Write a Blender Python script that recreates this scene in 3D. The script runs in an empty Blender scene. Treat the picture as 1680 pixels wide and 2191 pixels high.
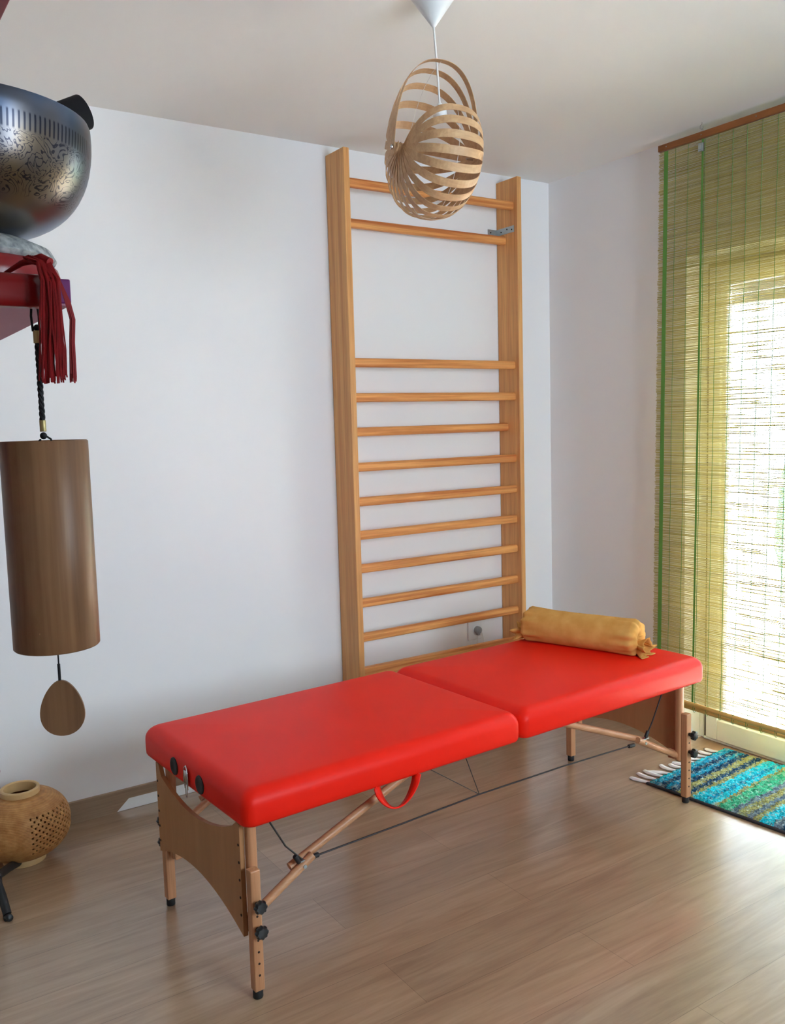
import bpy, bmesh, math, random
from mathutils import Vector, Matrix
S = bpy.context.scene
COL = S.collection
PI = math.pi
R = math.radians
random.seed(7)

# ------------------------------------------------------------------ camera
cam_d = bpy.data.cameras.new('camera')
cam = bpy.data.objects.new('camera', cam_d)
COL.objects.link(cam)
S.camera = cam
YAW, PITCH, ROLL = R(33.3626), R(-5.7805), R(-1.5602)
fw = Vector((math.sin(YAW) * math.cos(PITCH), math.cos(YAW) * math.cos(PITCH), math.sin(PITCH)))
rt0 = Vector((math.cos(YAW), -math.sin(YAW), 0))
up0 = rt0.cross(fw)
rt = rt0 * math.cos(ROLL) + up0 * math.sin(ROLL)
up = up0 * math.cos(ROLL) - rt0 * math.sin(ROLL)
m = Matrix((rt, up, -fw)).transposed().to_4x4()
m.translation = Vector((-3.0407, -3.1976, 1.3951))
cam.matrix_world = m
cam_d.sensor_fit = 'VERTICAL'
cam_d.sensor_height = 36.0
cam_d.lens = 1900.686 / 2191 * 36.0
cam_d.clip_start = 0.02

# ------------------------------------------------------------------ world, sun, exposure
world = bpy.data.worlds.new('sky')
S.world = world
world.use_nodes = True
wn = world.node_tree
bg = wn.nodes['Background']
bg.inputs[0].default_value = (0.74, 0.87, 1.0, 1)
bg.inputs[1].default_value = 15.0
sun_d = bpy.data.lights.new('sun', 'SUN')
sun_d.energy = 200.0
sun_d.angle = R(1.0)
sun_d.color = (1.0, 0.97, 0.92)
sun = bpy.data.objects.new('sun', sun_d)
COL.objects.link(sun)
SUN_DIR = Vector((-0.13, 0.60, -0.85))
sun.rotation_euler = SUN_DIR.to_track_quat('-Z', 'Y').to_euler()
# a light portal at the balcony door: guides the sky's light in, gives none itself
por_d = bpy.data.lights.new('door_portal', 'AREA')
por_d.shape = 'RECTANGLE'
por_d.size, por_d.size_y = 1.18, 2.06
por_d.cycles.is_portal = True
por = bpy.data.objects.new('door_portal', por_d)
COL.objects.link(por)
por.location = (0.21, -1.3625, 1.015)
por.rotation_euler = (R(90), 0, R(90))
po2_d = bpy.data.lights.new('added_window_portal', 'AREA')  # portal for the added window behind the camera
po2_d.shape = 'RECTANGLE'
po2_d.size, po2_d.size_y = 1.40, 1.30
po2_d.cycles.is_portal = True
po2 = bpy.data.objects.new('added_window_portal', po2_d)
COL.objects.link(po2)
po2.location = (-1.25, -4.16, 1.55)
po2.rotation_euler = (R(90), 0, 0)
S.view_settings.view_transform = 'Standard'
S.view_settings.look = 'None'
S.view_settings.exposure = 0.42
S.view_settings.gamma = 1.0
S.view_settings.use_curve_mapping = False
try:
    S.cycles.use_denoising = True
    S.cycles.denoiser = 'OPENIMAGEDENOISE'
    S.cycles.max_bounces = 10
    S.cycles.diffuse_bounces = 7
    S.cycles.transparent_max_bounces = 24
    S.cycles.sample_clamp_indirect = 30.0
except Exception:
    pass

# ------------------------------------------------------------------ materials
def lin(c):
    return tuple(((v / 255) / 12.92 if v <= 10 else (((v / 255) + 0.055) / 1.055) ** 2.4) for v in c) + (1.0,)

class N:
    def __init__(self, name):
        self.m = bpy.data.materials.new(name)
        self.m.use_nodes = True
        self.t = self.m.node_tree
        self.b = self.t.nodes['Principled BSDF']
        self.out = self.t.nodes['Material Output']
    def n(self, typ, **kw):
        x = self.t.nodes.new(typ)
        for k, v in kw.items():
            setattr(x, k, v)
        return x
    def l(self, a, b):
        self.t.links.new(a, b)
    def coords(self, scale, space='Object', rand=False, rot=(0, 0, 0)):
        tc = self.n('ShaderNodeTexCoord')
        mp = self.n('ShaderNodeMapping')
        mp.inputs['Scale'].default_value = scale
        mp.inputs['Rotation'].default_value = rot
        self.l(tc.outputs[space], mp.inputs['Vector'])
        if rand:
            oi = self.n('ShaderNodeObjectInfo')
            mu = self.n('ShaderNodeMath', operation='MULTIPLY')
            mu.inputs[1].default_value = 37.0
            self.l(oi.outputs['Random'], mu.inputs[0])
            self.l(mu.outputs[0], mp.inputs['Location'])
        return mp.outputs['Vector']
    def noise(self, vec, scale, detail=3, rough=0.5, dist=0.0):
        x = self.n('ShaderNodeTexNoise')
        x.inputs['Scale'].default_value = scale
        x.inputs['Detail'].default_value = detail
        x.inputs['Roughness'].default_value = rough
        x.inputs['Distortion'].default_value = dist
        if vec is not None:
            self.l(vec, x.inputs['Vector'])
        return x.outputs[0]
    def ramp(self, fac, stops, interp='LINEAR'):
        x = self.n('ShaderNodeValToRGB')
        x.color_ramp.interpolation = interp
        e = x.color_ramp.elements
        while len(e) < len(stops):
            e.new(0.5)
        for i, (p, c) in enumerate(stops):
            e[i].position = p
            e[i].color = c if len(c) == 4 else tuple(c) + (1,)
        self.l(fac, x.inputs[0])
        return x.outputs[0]
    def mix(self, fac, a, b, mode='MIX'):
        x = self.n('ShaderNodeMixRGB', blend_type=mode)
        for i, v in enumerate((fac, a, b)):
            if hasattr(v, 'is_linked'):
                self.l(v, x.inputs[i])
            else:
                x.inputs[i].default_value = v
        return x.outputs[0]
    def bump(self, h, strength, dist=0.001):
        x = self.n('ShaderNodeBump')
        x.inputs['Strength'].default_value = strength
        x.inputs['Distance'].default_value = dist
        self.l(h, x.inputs['Height'])
        self.l(x.outputs[0], self.b.inputs['Normal'])
    def set(self, color=None, rough=0.5, metal=0.0, spec=None):
        if color is not None:
            if hasattr(color, 'is_linked'):
                self.l(color, self.b.inputs['Base Color'])
            else:
                self.b.inputs['Base Color'].default_value = color
        self.b.inputs['Roughness'].default_value = rough
        self.b.inputs['Metallic'].default_value = metal
        if spec is not None:
            self.b.inputs['Specular IOR Level'].default_value = spec
        return self

def plain(name, rgb, rough=0.5, metal=0.0, spec=None, var=0.06, nscale=30):
    k = N(name)
    c = lin(rgb)
    d = tuple(v * (1 - var) for v in c[:3]) + (1,)
    k.set(k.ramp(k.noise(k.coords((1, 1, 1)), nscale), [(0.3, d), (0.7, c)]), rough, metal, spec)
    return k.m

def paint(name, rgb, bump=0.25):
    k = N(name)
    c = lin(rgb)
    v = k.coords((1, 1, 1))
    k.set(k.ramp(k.noise(v, 2.0), [(0.3, tuple(x * 0.985 for x in c[:3]) + (1,)), (0.7, c)]), 0.75, 0, 0.25)
    k.bump(k.noise(v, 260, 2), bump, 0.0006)
    return k.m

def wood(name, dark, light, scale, rough=0.45, fine=1.0, spec=0.35, contrast=(0.32, 0.68)):
    """scale: per-axis frequency, low along the grain"""
    k = N(name)
    v = k.coords(scale, rand=True)
    a = k.noise(v, 1.0, 5, 0.6, 0.6)
    c = k.ramp(a, [(contrast[0], lin(dark)), (contrast[1], lin(light))])
    v2 = k.coords(tuple(s * 5 for s in scale), rand=True)
    b = k.ramp(k.noise(v2, 1.0, 2), [(0.35, (0.72, 0.7, 0.66, 1)), (0.6, (1, 1, 1, 1))])
    k.set(k.mix(0.5 * fine, c, b, 'MULTIPLY'), rough, 0, spec)
    k.bump(a, 0.08, 0.0008)
    return k.m

M = {}
M['wall'] = paint('wall_paint', (234, 234, 236))
M['ceiling'] = paint('ceiling_paint', (234, 233, 230))
M['pine_post'] = wood('pine_upright_grain', (206, 142, 84), (232, 176, 112), (38, 38, 1.1))
M['pine_rung'] = wood('pine_rung_grain', (190, 104, 52), (236, 168, 100), (1.6, 60, 60), contrast=(0.3, 0.62))
M['beech_v'] = wood('beech_leg_grain', (178, 122, 84), (200, 146, 106), (45, 45, 1.6), 0.4)
M['beech_h'] = wood('beech_brace_grain', (178, 124, 88), (204, 152, 112), (1.6, 45, 45), 0.4)
M['beech_panel'] = wood('beech_panel_grain', (170, 120, 78), (180, 130, 88), (16, 14, 1.6), 0.45, 0.4)
M['veneer'] = wood('lamp_veneer', (184, 142, 102), (210, 172, 130), (6, 40, 40), 0.5, 0.6)
M['koshi'] = wood('chime_veneer', (112, 78, 56), (156, 114, 80), (46, 46, 1.8), 0.4, contrast=(0.3, 0.7))
M['skirt'] = wood('skirting_laminate', (140, 116, 94), (166, 140, 114), (1.2, 30, 30), 0.45)
M['rail_brown'] = wood('blind_head_rail', (116, 66, 28), (150, 92, 44), (30, 1.5, 30), 0.45)
M['bamboo_rod'] = wood('bamboo_bottom_rod', (184, 146, 74), (220, 184, 112), (40, 2.2, 40), 0.4)
M['white_plastic'] = plain('white_plastic', (226, 228, 230), 0.35, var=0.02)
M['white_pvc'] = plain('white_pvc', (236, 238, 238), 0.3, var=0.02)
M['shutter'] = plain('grey_shutter_slat', (112, 116, 110), 0.6)
M['grey_gasket'] = plain('brown_grey_gasket', (120, 104, 92), 0.6)
M['black_rubber'] = plain('black_rubber', (20, 20, 22), 0.55)
M['black_knob'] = plain('black_knob_plastic', (22, 24, 26), 0.32)
M['black_cord'] = plain('black_cord', (24, 22, 26), 0.7)
M['cable'] = plain('steel_cable_in_dark_sleeve', (30, 25, 25), 0.5)
M['zinc'] = plain('zinc_plated_steel', (176, 184, 186), 0.38, 0.85)
M['steel'] = plain('bright_steel', (200, 200, 202), 0.22, 1.0)
M['brass'] = plain('brass_ferrule', (190, 172, 120), 0.35, 0.7)
M['hole'] = plain('dark_drill_hole', (42, 24, 14), 0.9)
M['void'] = plain('black_plastic_socket', (8, 8, 9), 0.6)
M['red_satin'] = plain('red_satin', (132, 6, 14), 0.3, var=0.25, nscale=9)
M['red_thread'] = plain('red_thread', (158, 4, 16), 0.6, var=0.35, nscale=60)
M['purple'] = plain('purple_lacquer', (110, 24, 100), 0.35, var=0.05)
M['mauve'] = plain('floor_lit_shelf_underside', (178, 116, 140), 0.6, var=0.05)  # paler than the purple board: light off the floor put into the colour
M['red_lacquer'] = plain('red_lacquer', (150, 16, 24), 0.4, var=0.05)
M['white_cotton'] = plain('white_cotton', (226, 222, 220), 0.9)
M['rug_edge'] = plain('dark_rug_binding', (46, 40, 44), 0.9)
M['green_string'] = plain('green_string', (92, 140, 72), 0.8)
M['green_tape'] = plain('green_woven_tape', (92, 142, 58), 0.8)
M['chrome'] = plain('chrome', (215, 215, 218), 0.12, 1.0)
M['railing'] = plain('galvanised_railing', (180, 186, 188), 0.5, 0.2)
M['tile'] = plain('balcony_tile', (196, 188, 178), 0.6)
M['felt'] = plain('black_felt', (16, 14, 18), 0.95)
M['white_cable'] = plain('white_flex', (222, 220, 218), 0.5)
M['grey_plug'] = plain('grey_plug', (150, 152, 156), 0.45)

# floor laminate
k = N('oak_laminate')
vb = k.coords((1, 1, 1))
br = k.n('ShaderNodeTexBrick')
br.offset = 0.37
br.inputs['Scale'].default_value = 1.0
br.inputs['Brick Width'].default_value = 1.38
br.inputs['Row Height'].default_value = 0.193
br.inputs['Mortar Size'].default_value = 0.0009
br.inputs['Mortar Smooth'].default_value = 0.2
br.inputs['Bias'].default_value = 0.0
br.inputs['Color1'].default_value = (0.86, 0.86, 0.86, 1)
br.inputs['Color2'].default_value = (1.08, 1.06, 1.04, 1)
br.inputs['Mortar'].default_value = (0.6, 0.58, 0.56, 1)
k.l(vb, br.inputs['Vector'])
g1 = k.noise(k.coords((2.2, 26, 1)), 1.0, 6, 0.62, 1.2)
g2 = k.noise(k.coords((6, 130, 1)), 1.0, 3, 0.5)
g3 = k.noise(k.coords((3.0, 7, 1)), 1.0, 2, 0.5)
c = k.ramp(g1, [(0.26, lin((146, 118, 92))), (0.5, lin((166, 138, 110))), (0.74, lin((182, 155, 127)))])
c = k.mix(0.22, c, k.ramp(g2, [(0.3, (0.7, 0.68, 0.66, 1)), (0.65, (1, 1, 1, 1))]), 'MULTIPLY')
c = k.mix(0.3, c, k.ramp(g3, [(0.3, (0.78, 0.74, 0.72, 1)), (0.6, (1, 1, 1, 1))]), 'MULTIPLY')
c = k.mix(1.0, c, br.outputs['Color'], 'MULTIPLY')
k.set(c, 0.3, 0, 0.5)
k.b.inputs['Coat Weight'].default_value = 1.0
k.b.inputs['Coat Roughness'].default_value = 0.18
k.bump(g2, 0.06, 0.0004)
M['floor'] = k.m

# red vinyl
k = N('red_vinyl')
v = k.coords((1, 1, 1))
k.set(k.ramp(k.noise(v, 5), [(0.3, lin((226, 26, 9))), (0.7, lin((233, 31, 12)))]), 0.45, 0, 0.18)
h = k.noise(v, 420, 2)
k.bump(h, 0.16, 0.0005)
M['vinyl'] = k.m

# mustard cotton
k = N('mustard_cotton')
v = k.coords((1, 1, 1))
k.set(k.ramp(k.noise(v, 18, 4), [(0.3, lin((196, 140, 70))), (0.7, lin((214, 162, 92)))]), 0.9, 0, 0.1)
k.bump(k.noise(v, 340, 2), 0.3, 0.0006)
M['mustard'] = k.m

# bamboo weave
k = N('woven_bamboo')
v = k.coords((1, 1, 1))
w = k.n('ShaderNodeTexWave', wave_type='BANDS', bands_direction='Z')
w.inputs['Scale'].default_value = 70
w.inputs['Distortion'].default_value = 2.0
w.inputs['Detail'].default_value = 2
k.l(v, w.inputs['Vector'])
c = k.ramp(k.noise(v, 40, 4), [(0.3, lin((164, 108, 56))), (0.7, lin((198, 146, 86)))])
c = k.mix(0.16, c, w.outputs[0], 'MULTIPLY')
k.set(c, 0.5, 0, 0.35)
k.bump(w.outputs[0], 0.35, 0.002)
M['weave'] = k.m
M['bamboo_ring'] = plain('pale_bamboo_ring', (206, 170, 118), 0.45)

# engraved bowl metal
k = N('engraved_bronze')
v = k.coords((1, 1, 1))
vo = k.noise(v, 46, 2.0, 0.5, 2.2)
fr_ = k.n('ShaderNodeMath', operation='MULTIPLY'); fr_.inputs[1].default_value = 7.0
k.l(vo, fr_.inputs[0])
fc = k.n('ShaderNodeMath', operation='FRACT')
k.l(fr_.outputs[0], fc.inputs[0])
lines = k.ramp(fc.outputs[0], [(0.0, (1, 1, 1, 1)), (0.10, (1, 1, 1, 1)), (0.18, (0, 0, 0, 1)), (0.86, (0, 0, 0, 1)), (0.95, (1, 1, 1, 1))])
sep = k.n('ShaderNodeSeparateXYZ')
k.l(v, sep.inputs[0])
dv = k.n('ShaderNodeMath', operation='DIVIDE'); dv.inputs[1].default_value = 0.1
k.l(sep.outputs[2], dv.inputs[0])
band = k.ramp(dv.outputs[0], [(0.0, (0, 0, 0, 1)), (0.24, (0, 0, 0, 1)), (0.27, (1, 1, 1, 1)), (0.78, (1, 1, 1, 1)), (0.80, (0, 0, 0, 1))])
at = k.n('ShaderNodeMath', operation='ARCTAN2')
k.l(sep.outputs[1], at.inputs[0]); k.l(sep.outputs[0], at.inputs[1])
a40 = k.n('ShaderNodeMath', operation='MULTIPLY'); a40.inputs[1].default_value = 150.0
k.l(at.outputs[0], a40.inputs[0])
asn = k.n('ShaderNodeMath', operation='SINE')
k.l(a40.outputs[0], asn.inputs[0])
flute = k.ramp(asn.outputs[0], [(0.0, (0, 0, 0, 1)), (0.2, (0, 0, 0, 1)), (0.5, (1, 1, 1, 1))])
fband = k.ramp(dv.outputs[0], [(0.0, (0, 0, 0, 1)), (0.63, (0, 0, 0, 1)), (0.645, (1, 1, 1, 1)), (0.76, (1, 1, 1, 1)), (0.775, (0, 0, 0, 1))])
band = k.ramp(dv.outputs[0], [(0.0, (0, 0, 0, 1)), (0.20, (0, 0, 0, 1)), (0.23, (1, 1, 1, 1)), (0.62, (1, 1, 1, 1)), (0.635, (0, 0, 0, 1))])
lines = k.mix(1.0, k.mix(1.0, lines, band, 'MULTIPLY'), k.mix(1.0, flute, fband, 'MULTIPLY'), 'ADD')
base = k.ramp(k.noise(v, 7, 3), [(0.3, lin((44, 72, 116))), (0.5, lin((74, 94, 122))), (0.74, lin((136, 112, 70)))])  # blue stops put the sky's reflection into the bronze base colour
eng = k.mix(k.mix(1.0, lines, (0.8, 0.8, 0.8, 1), 'MULTIPLY'), base, lin((22, 28, 46)))
k.set(eng, 0.3, 0.92)
k.bump(lines, -0.35, 0.0006)
M['bowl'] = k.m

k = N('silver_brocade')
v = k.coords((1, 1, 1))
k.set(k.ramp(k.noise(v, 120, 3), [(0.35, lin((120, 126, 130))), (0.65, lin((196, 200, 200)))]), 0.5, 0.2)
M['brocade'] = k.m

# reed of the blind: straw that lets some light through
k = N('green_straw_reed')
v = k.coords((1, 1.2, 330))
n1 = k.noise(v, 1.0, 2, 0.6)
c = k.ramp(n1, [(0.25, lin((132, 119, 58))), (0.5, lin((178, 165, 92))), (0.75, lin((214, 203, 138)))])
k.set(c, 0.5, 0, 0.3)
tr = k.n('ShaderNodeBsdfTranslucent')
k.l(k.mix(0.5, c, (0.86, 0.82, 0.68, 1)), tr.inputs['Color'])
mx = k.n('ShaderNodeMixShader')
mx.inputs[0].default_value = 0.28
k.l(k.b.outputs[0], mx.inputs[1])
k.l(tr.outputs[0], mx.inputs[2])
k.l(mx.outputs[0], k.out.inputs['Surface'])
M['reed'] = k.m

# thin clear pane (architectural glass)
k = N('clear_pane')
tb_ = k.n('ShaderNodeBsdfTransparent')
tb_.inputs[0].default_value = (0.97, 0.985, 0.98, 1)
gl = k.n('ShaderNodeBsdfGlossy')
gl.inputs['Roughness'].default_value = 0.02
fr = k.n('ShaderNodeFresnel')
fr.inputs[0].default_value = 1.45
mx = k.n('ShaderNodeMixShader')
k.l(fr.outputs[0], mx.inputs[0])
k.l(tb_.outputs[0], mx.inputs[1])
k.l(gl.outputs[0], mx.inputs[2])
k.l(mx.outputs[0], k.out.inputs['Surface'])
M['pane'] = k.m

# rug pile: woven stripes across the rug (object Y runs along its length)
k = N('striped_rug_pile')
v = k.coords((1, 1, 1))
sp = k.n('ShaderNodeSeparateXYZ')
k.l(v, sp.inputs[0])
wob = k.noise(k.coords((3, 9, 3)), 1.0, 3)
fz = k.noise(v, 95, 3, 0.7)
ad = k.n('ShaderNodeMath', operation='MULTIPLY_ADD')
ad.inputs[1].default_value = 0.03
neg = k.n('ShaderNodeMath', operation='MULTIPLY'); neg.inputs[1].default_value = -1.0
k.l(sp.outputs[1], neg.inputs[0])
k.l(wob, ad.inputs[0]); k.l(neg.outputs[0], ad.inputs[2])
ad2 = k.n('ShaderNodeMath', operation='MULTIPLY_ADD')
ad2.inputs[1].default_value = 0.055
k.l(fz, ad2.inputs[0]); k.l(ad.outputs[0], ad2.inputs[2])
mr = k.n('ShaderNodeMapRange')
mr.inputs[1].default_value = 0.035
mr.inputs[2].default_value = 1.035
k.l(ad2.outputs[0], mr.inputs[0])
cy, tl, nv, ol, gn, gy, wt = (36, 200, 222), (30, 150, 186), (34, 72, 104), (160, 160, 100), (70, 184, 140), (110, 130, 146), (190, 222, 218)
seq = [(0.0, cy), (.035, tl), (.06, nv), (.085, tl), (.105, nv), (.13, ol), (.16, nv), (.18, ol), (.2, cy), (.245, tl), (.26, cy), (.285, ol), (.30, gn), (.35, gy), (.375, ol), (.41, gy), (.43, ol), (.455, cy), (.5, gy), (.535, nv), (.555, gn), (.61, ol), (.65, cy), (.7, wt), (.73, nv), (.77, gn), (.83, ol), (.87, cy), (.93, gy)]
c = k.ramp(mr.outputs[0], [(p_, lin(q_)) for p_, q_ in seq], 'CONSTANT')
c = k.mix(0.75, c, k.ramp(k.noise(v, 160, 2), [(0.3, (0.45, 0.45, 0.45, 1)), (0.62, (1.15, 1.15, 1.1, 1))]), 'MULTIPLY')
c = k.mix(k.ramp(k.noise(v, 55, 3, 0.7), [(0.5, (0, 0, 0, 1)), (0.66, (0.6, 0.6, 0.6, 1))]), c, lin((176, 200, 190)))
k.set(c, 0.95, 0, 0.1)
k.bump(k.noise(v, 150, 2), 0.9, 0.006)
M['rug'] = k.m

k = N('clipped_foliage')
v = k.coords((1, 1, 1))
k.set(k.ramp(k.noise(v, 6, 4), [(0.3, lin((90, 140, 110))), (0.7, lin((150, 196, 160)))]), 0.9)
M['foliage'] = k.m

# ------------------------------------------------------------------ mesh helpers
def add_box(bm, lo, hi, bev=0.0, seg=2, rot=None):
    lo, hi = Vector(lo), Vector(hi)
    r = bmesh.ops.create_cube(bm, size=1.0)
    vs = r['verts']
    c = (lo + hi) / 2
    d = hi - lo
    for v_ in vs:
        v_.co = Vector((v_.co.x * d.x, v_.co.y * d.y, v_.co.z * d.z))
    if bev > 0:
        es = list({e for v_ in vs for e in v_.link_edges})
        rb = bmesh.ops.bevel(bm, geom=es, offset=bev, segments=seg, profile=0.5, affect='EDGES')
        vs = list(set([v_ for v_ in vs if v_.is_valid] + rb['verts']))
    for v_ in vs:
        co = v_.co
        if rot is not None:
            co = rot @ co
        v_.co = co + c
    return vs

def frame_of(d):
    d = d.normalized()
    a = Vector((0, 0, 1)) if abs(d.z) < 0.9 else Vector((1, 0, 0))
    x = d.cross(a).normalized()
    return x, d.cross(x).normalized()

def add_tube(bm, pts, rad, seg=10, caps=True, squash=None):
    """swept tube; rad number or list; squash=(kx,ky) flattens the section"""
    pts = [Vector(p_) for p_ in pts]
    n = len(pts)
    rads = rad if isinstance(rad, (list, tuple)) else [rad] * n
    rings = []
    x0 = None
    for i, p_ in enumerate(pts):
        d = (pts[min(i + 1, n - 1)] - pts[max(i - 1, 0)]).normalized()
        if x0 is None:
            x, y = frame_of(d)
        else:
            x = (x0 - d * x0.dot(d)).normalized()
            y = d.cross(x)
        x0 = x
        kx, ky = squash or (1, 1)
        rings.append([bm.verts.new(p_ + (x * math.cos(2 * PI * j / seg) * kx + y * math.sin(2 * PI * j / seg) * ky) * rads[i]) for j in range(seg)])
    for i in range(n - 1):
        for j in range(seg):
            bm.faces.new((rings[i][j], rings[i][(j + 1) % seg], rings[i + 1][(j + 1) % seg], rings[i + 1][j]))
    if caps:
        bm.faces.new(list(reversed(rings[0])))
        bm.faces.new(rings[-1])

def add_cyl(bm, a, b, r, seg=20, bev=0.0):
    a, b = Vector(a), Vector(b)
    if bev > 0:
        d = (b - a).normalized()
        add_tube(bm, [a, a + d * bev * 0.3, a + d * bev, b - d * bev, b - d * bev * 0.3, b],
                 [r - bev, r - bev * 0.3, r, r, r - bev * 0.3, r - bev], seg)
    else:
        add_tube(bm, [a, b], r, seg)

def add_lathe(bm, prof, seg=48, close=False, center=(0, 0, 0)):
    cx, cy, cz = center
    rings = []
    for r_, z_ in prof:
        if r_ < 1e-6:
            rings.append([bm.verts.new((cx, cy, cz + z_))])
        else:
            rings.append([bm.verts.new((cx + r_ * math.cos(2 * PI * j / seg), cy + r_ * math.sin(2 * PI * j / seg), cz + z_)) for j in range(seg)])
    for i in range(len(rings) - 1):
        A, B = rings[i], rings[i + 1]
        for j in range(seg):
            q = [A[j % len(A)], A[(j + 1) % len(A)], B[(j + 1) % len(B)], B[j % len(B)]]
            u_ = []
            for x in q:
                if x not in u_:
                    u_.append(x)
            if len(u_) > 2:
                bm.faces.new(u_)

def add_prism(bm, outline, axis_a, axis_b, depth_axis, d0, d1):
    """closed outline [(a,b)] extruded from d0 to d1"""
    A, B, D = Vector(axis_a), Vector(axis_b), Vector(depth_axis)
    f0 = [bm.verts.new(A * a + B * b + D * d0) for a, b in outline]
    f1 = [bm.verts.new(A * a + B * b + D * d1) for a, b in outline]
    n = len(outline)
    bm.faces.new(f0)
    bm.faces.new(list(reversed(f1)))
    for i in range(n):
        bm.faces.new((f0[i], f0[(i + 1) % n], f1[(i + 1) % n], f1[i]))

def obj(name, bm, mat, parent=None, smooth=False, angle=40):
    bmesh.ops.recalc_face_normals(bm, faces=bm.faces)
    me = bpy.data.meshes.new(name)
    bm.to_mesh(me)
    bm.free()
    me.materials.append(mat)
    if smooth:
        for p_ in me.polygons:
            p_.use_smooth = True
        try:
            me.set_sharp_from_angle(angle=R(angle))
        except Exception:
            pass
    o = bpy.data.objects.new(name, me)
    COL.objects.link(o)
    if parent is not None:
        o.parent = parent
    return o

def split(name, bm, mat, parent=None, smooth=False, angle=40):
    """one object for every separate piece in bm"""
    bm.verts.ensure_lookup_table()
    seen, out = set(), []
    for v0 in list(bm.verts):
        if v0 in seen:
            continue
        isl, stack = [], [v0]
        seen.add(v0)
        while stack:
            v_ = stack.pop()
            isl.append(v_)
            for e in v_.link_edges:
                w = e.other_vert(v_)
                if w not in seen:
                    seen.add(w)
                    stack.append(w)
        nb = bmesh.new()
        mp = {v_: nb.verts.new(v_.co) for v_ in isl}
        for f in {f for v_ in isl for f in v_.link_faces}:
            nb.faces.new([mp[v_] for v_ in f.verts])
        out.append(obj(name, nb, mat, parent, smooth, angle))
    bm.free()
    return out

def thing(name, label, cat, loc=(0, 0, 0), rotz=0.0, group=None):
    o = bpy.data.objects.new(name, None)
    o.empty_display_size = 0.05
    COL.objects.link(o)
    o.location = loc
    o.rotation_euler = (0, 0, rotz)
    tag(o, label, cat, group)
    return o

def tag(o, label, cat, group=None):
    o['label'] = label
    o['category'] = cat
    if group:
        o['group'] = group
    return o

def struct(name, bm, mat, label=None, cat=None, smooth=False):
    o = obj(name, bm, mat, None, smooth)
    o['kind'] = 'structure'
    if label:
        o['label'] = label
        o['category'] = cat
    return o

def B():
    return bmesh.new()

# ------------------------------------------------------------------ room shell
H = 2.5
XL, YF = -4.7, -4.0
WX0, WX1, WZ0, WZ1 = -1.95, -0.55, 0.90, 2.20      # unseen window, added opposite the bars to light them
YO0, YO1, ZO = -0.795, -1.93, 2.03           # balcony door opening in the window wall
bm = B(); add_box(bm, (XL - 0.2, YF - 0.2, -0.12), (0.165, 0.2, 0.0)); struct('floor', bm, M['floor'], 'brown oak laminate floor with planks running across the room', 'floor')
bm = B(); add_box(bm, (XL - 0.2, YF - 0.2, H), (0.165, 0.2, H + 0.2)); struct('ceiling', bm, M['ceiling'], 'plain white ceiling', 'ceiling')
bm = B(); add_box(bm, (XL - 0.2, 0.0, 0.0), (0.165, 0.2, H)); struct('wall_back', bm, M['wall'], 'white wall behind the wooden wall bars', 'wall')
bm = B()
add_box(bm, (0, YO0, 0), (0.165, 0.0, H))
add_box(bm, (0, YO1, ZO), (0.165, YO0, H))
add_box(bm, (0, YF, 0), (0.165, YO1, H))
struct('wall_right', bm, M['wall'], 'white wall with the balcony door, right of the corner', 'wall')
bm = B(); add_box(bm, (XL - 0.2, YF, 0), (XL, 0, H)); struct('wall_left', bm, M['wall'], 'white wall on the left', 'wall')
bm = B()
for a, b_, z0, z1 in ((XL - 0.2, WX0, 0, H), (WX1, 0.165, 0, H), (WX0, WX1, 0, WZ0), (WX0, WX1, WZ1, H)):
    add_box(bm, (a, YF - 0.2, z0), (b_, YF, z1))
struct('wall_front', bm, M['wall'], 'white wall opposite the wall bars', 'wall')
w2 = bpy.data.objects.new('added_window_1', None); COL.objects.link(w2); w2.location = ((WX0 + WX1) / 2, YF - 0.1, WZ0)
w2['kind'] = 'structure'; w2['label'] = 'unseen white framed window added to light the wall bars'; w2['category'] = 'window'
bm = B(); hw = (WX1 - WX0) / 2; hh_ = WZ1 - WZ0
for a, b_, z0, z1 in ((-hw, -hw + 0.05, 0, hh_), (hw - 0.05, hw, 0, hh_), (-hw, hw, 0, 0.05), (-hw, hw, hh_ - 0.05, hh_), (-0.03, 0.03, 0, hh_)):
    add_box(bm, (a, -0.03, z0), (b_, 0.03, z1), 0.003)
wf = obj('added_window_frame', bm, M['white_pvc'], w2)
bm = B(); add_box(bm, (-hw + 0.05, -0.003, 0.05), (hw - 0.05, 0.003, hh_ - 0.05)); obj('pane', bm, M['pane'], w2)
# skirting: back wall piece is cut away above the white strip
bm = B()
out = [(XL, 0.0), (-2.19, 0.0), (-2.142, 0.043), (-0.001, 0.043), (-0.001, 0.078), (XL, 0.078)]
add_prism(bm, out, (1, 0, 0), (0, 0, 1), (0, 1, 0), -0.014, -0.0005)
struct('baseboard_back', bm, M['skirt'], 'brown wood-look skirting along the back wall, cut away above a white strip', 'skirting board')
bm = B()
add_prism(bm, [(-2.188, 0.001), (-0.02, 0.001), (-0.02, 0.042), (-2.142, 0.042)], (1, 0, 0), (0, 0, 1), (0, 1, 0), -0.011, -0.0005)
struct('trim_1', bm, M['white_pvc'], 'white strip under the cut-away skirting behind the red table', 'trim')
bm = B(); add_box(bm, (-0.014, YO0 - 0.0, 0.001), (-0.0005, -0.016, 0.078)); struct('baseboard_right', bm, M['skirt'], 'brown skirting between the corner and the balcony door', 'skirting board')
# roller shutter inspection cover in the wall above the door
bm = B()
add_box(bm, (-0.006, YO1 + 0.03, 2.150), (-0.0005, YO0 - 0.03, 2.262), 0.002)
struct('trim_2', bm, M['white_pvc'], 'white roller shutter cover above the balcony door', 'shutter cover')

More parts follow.
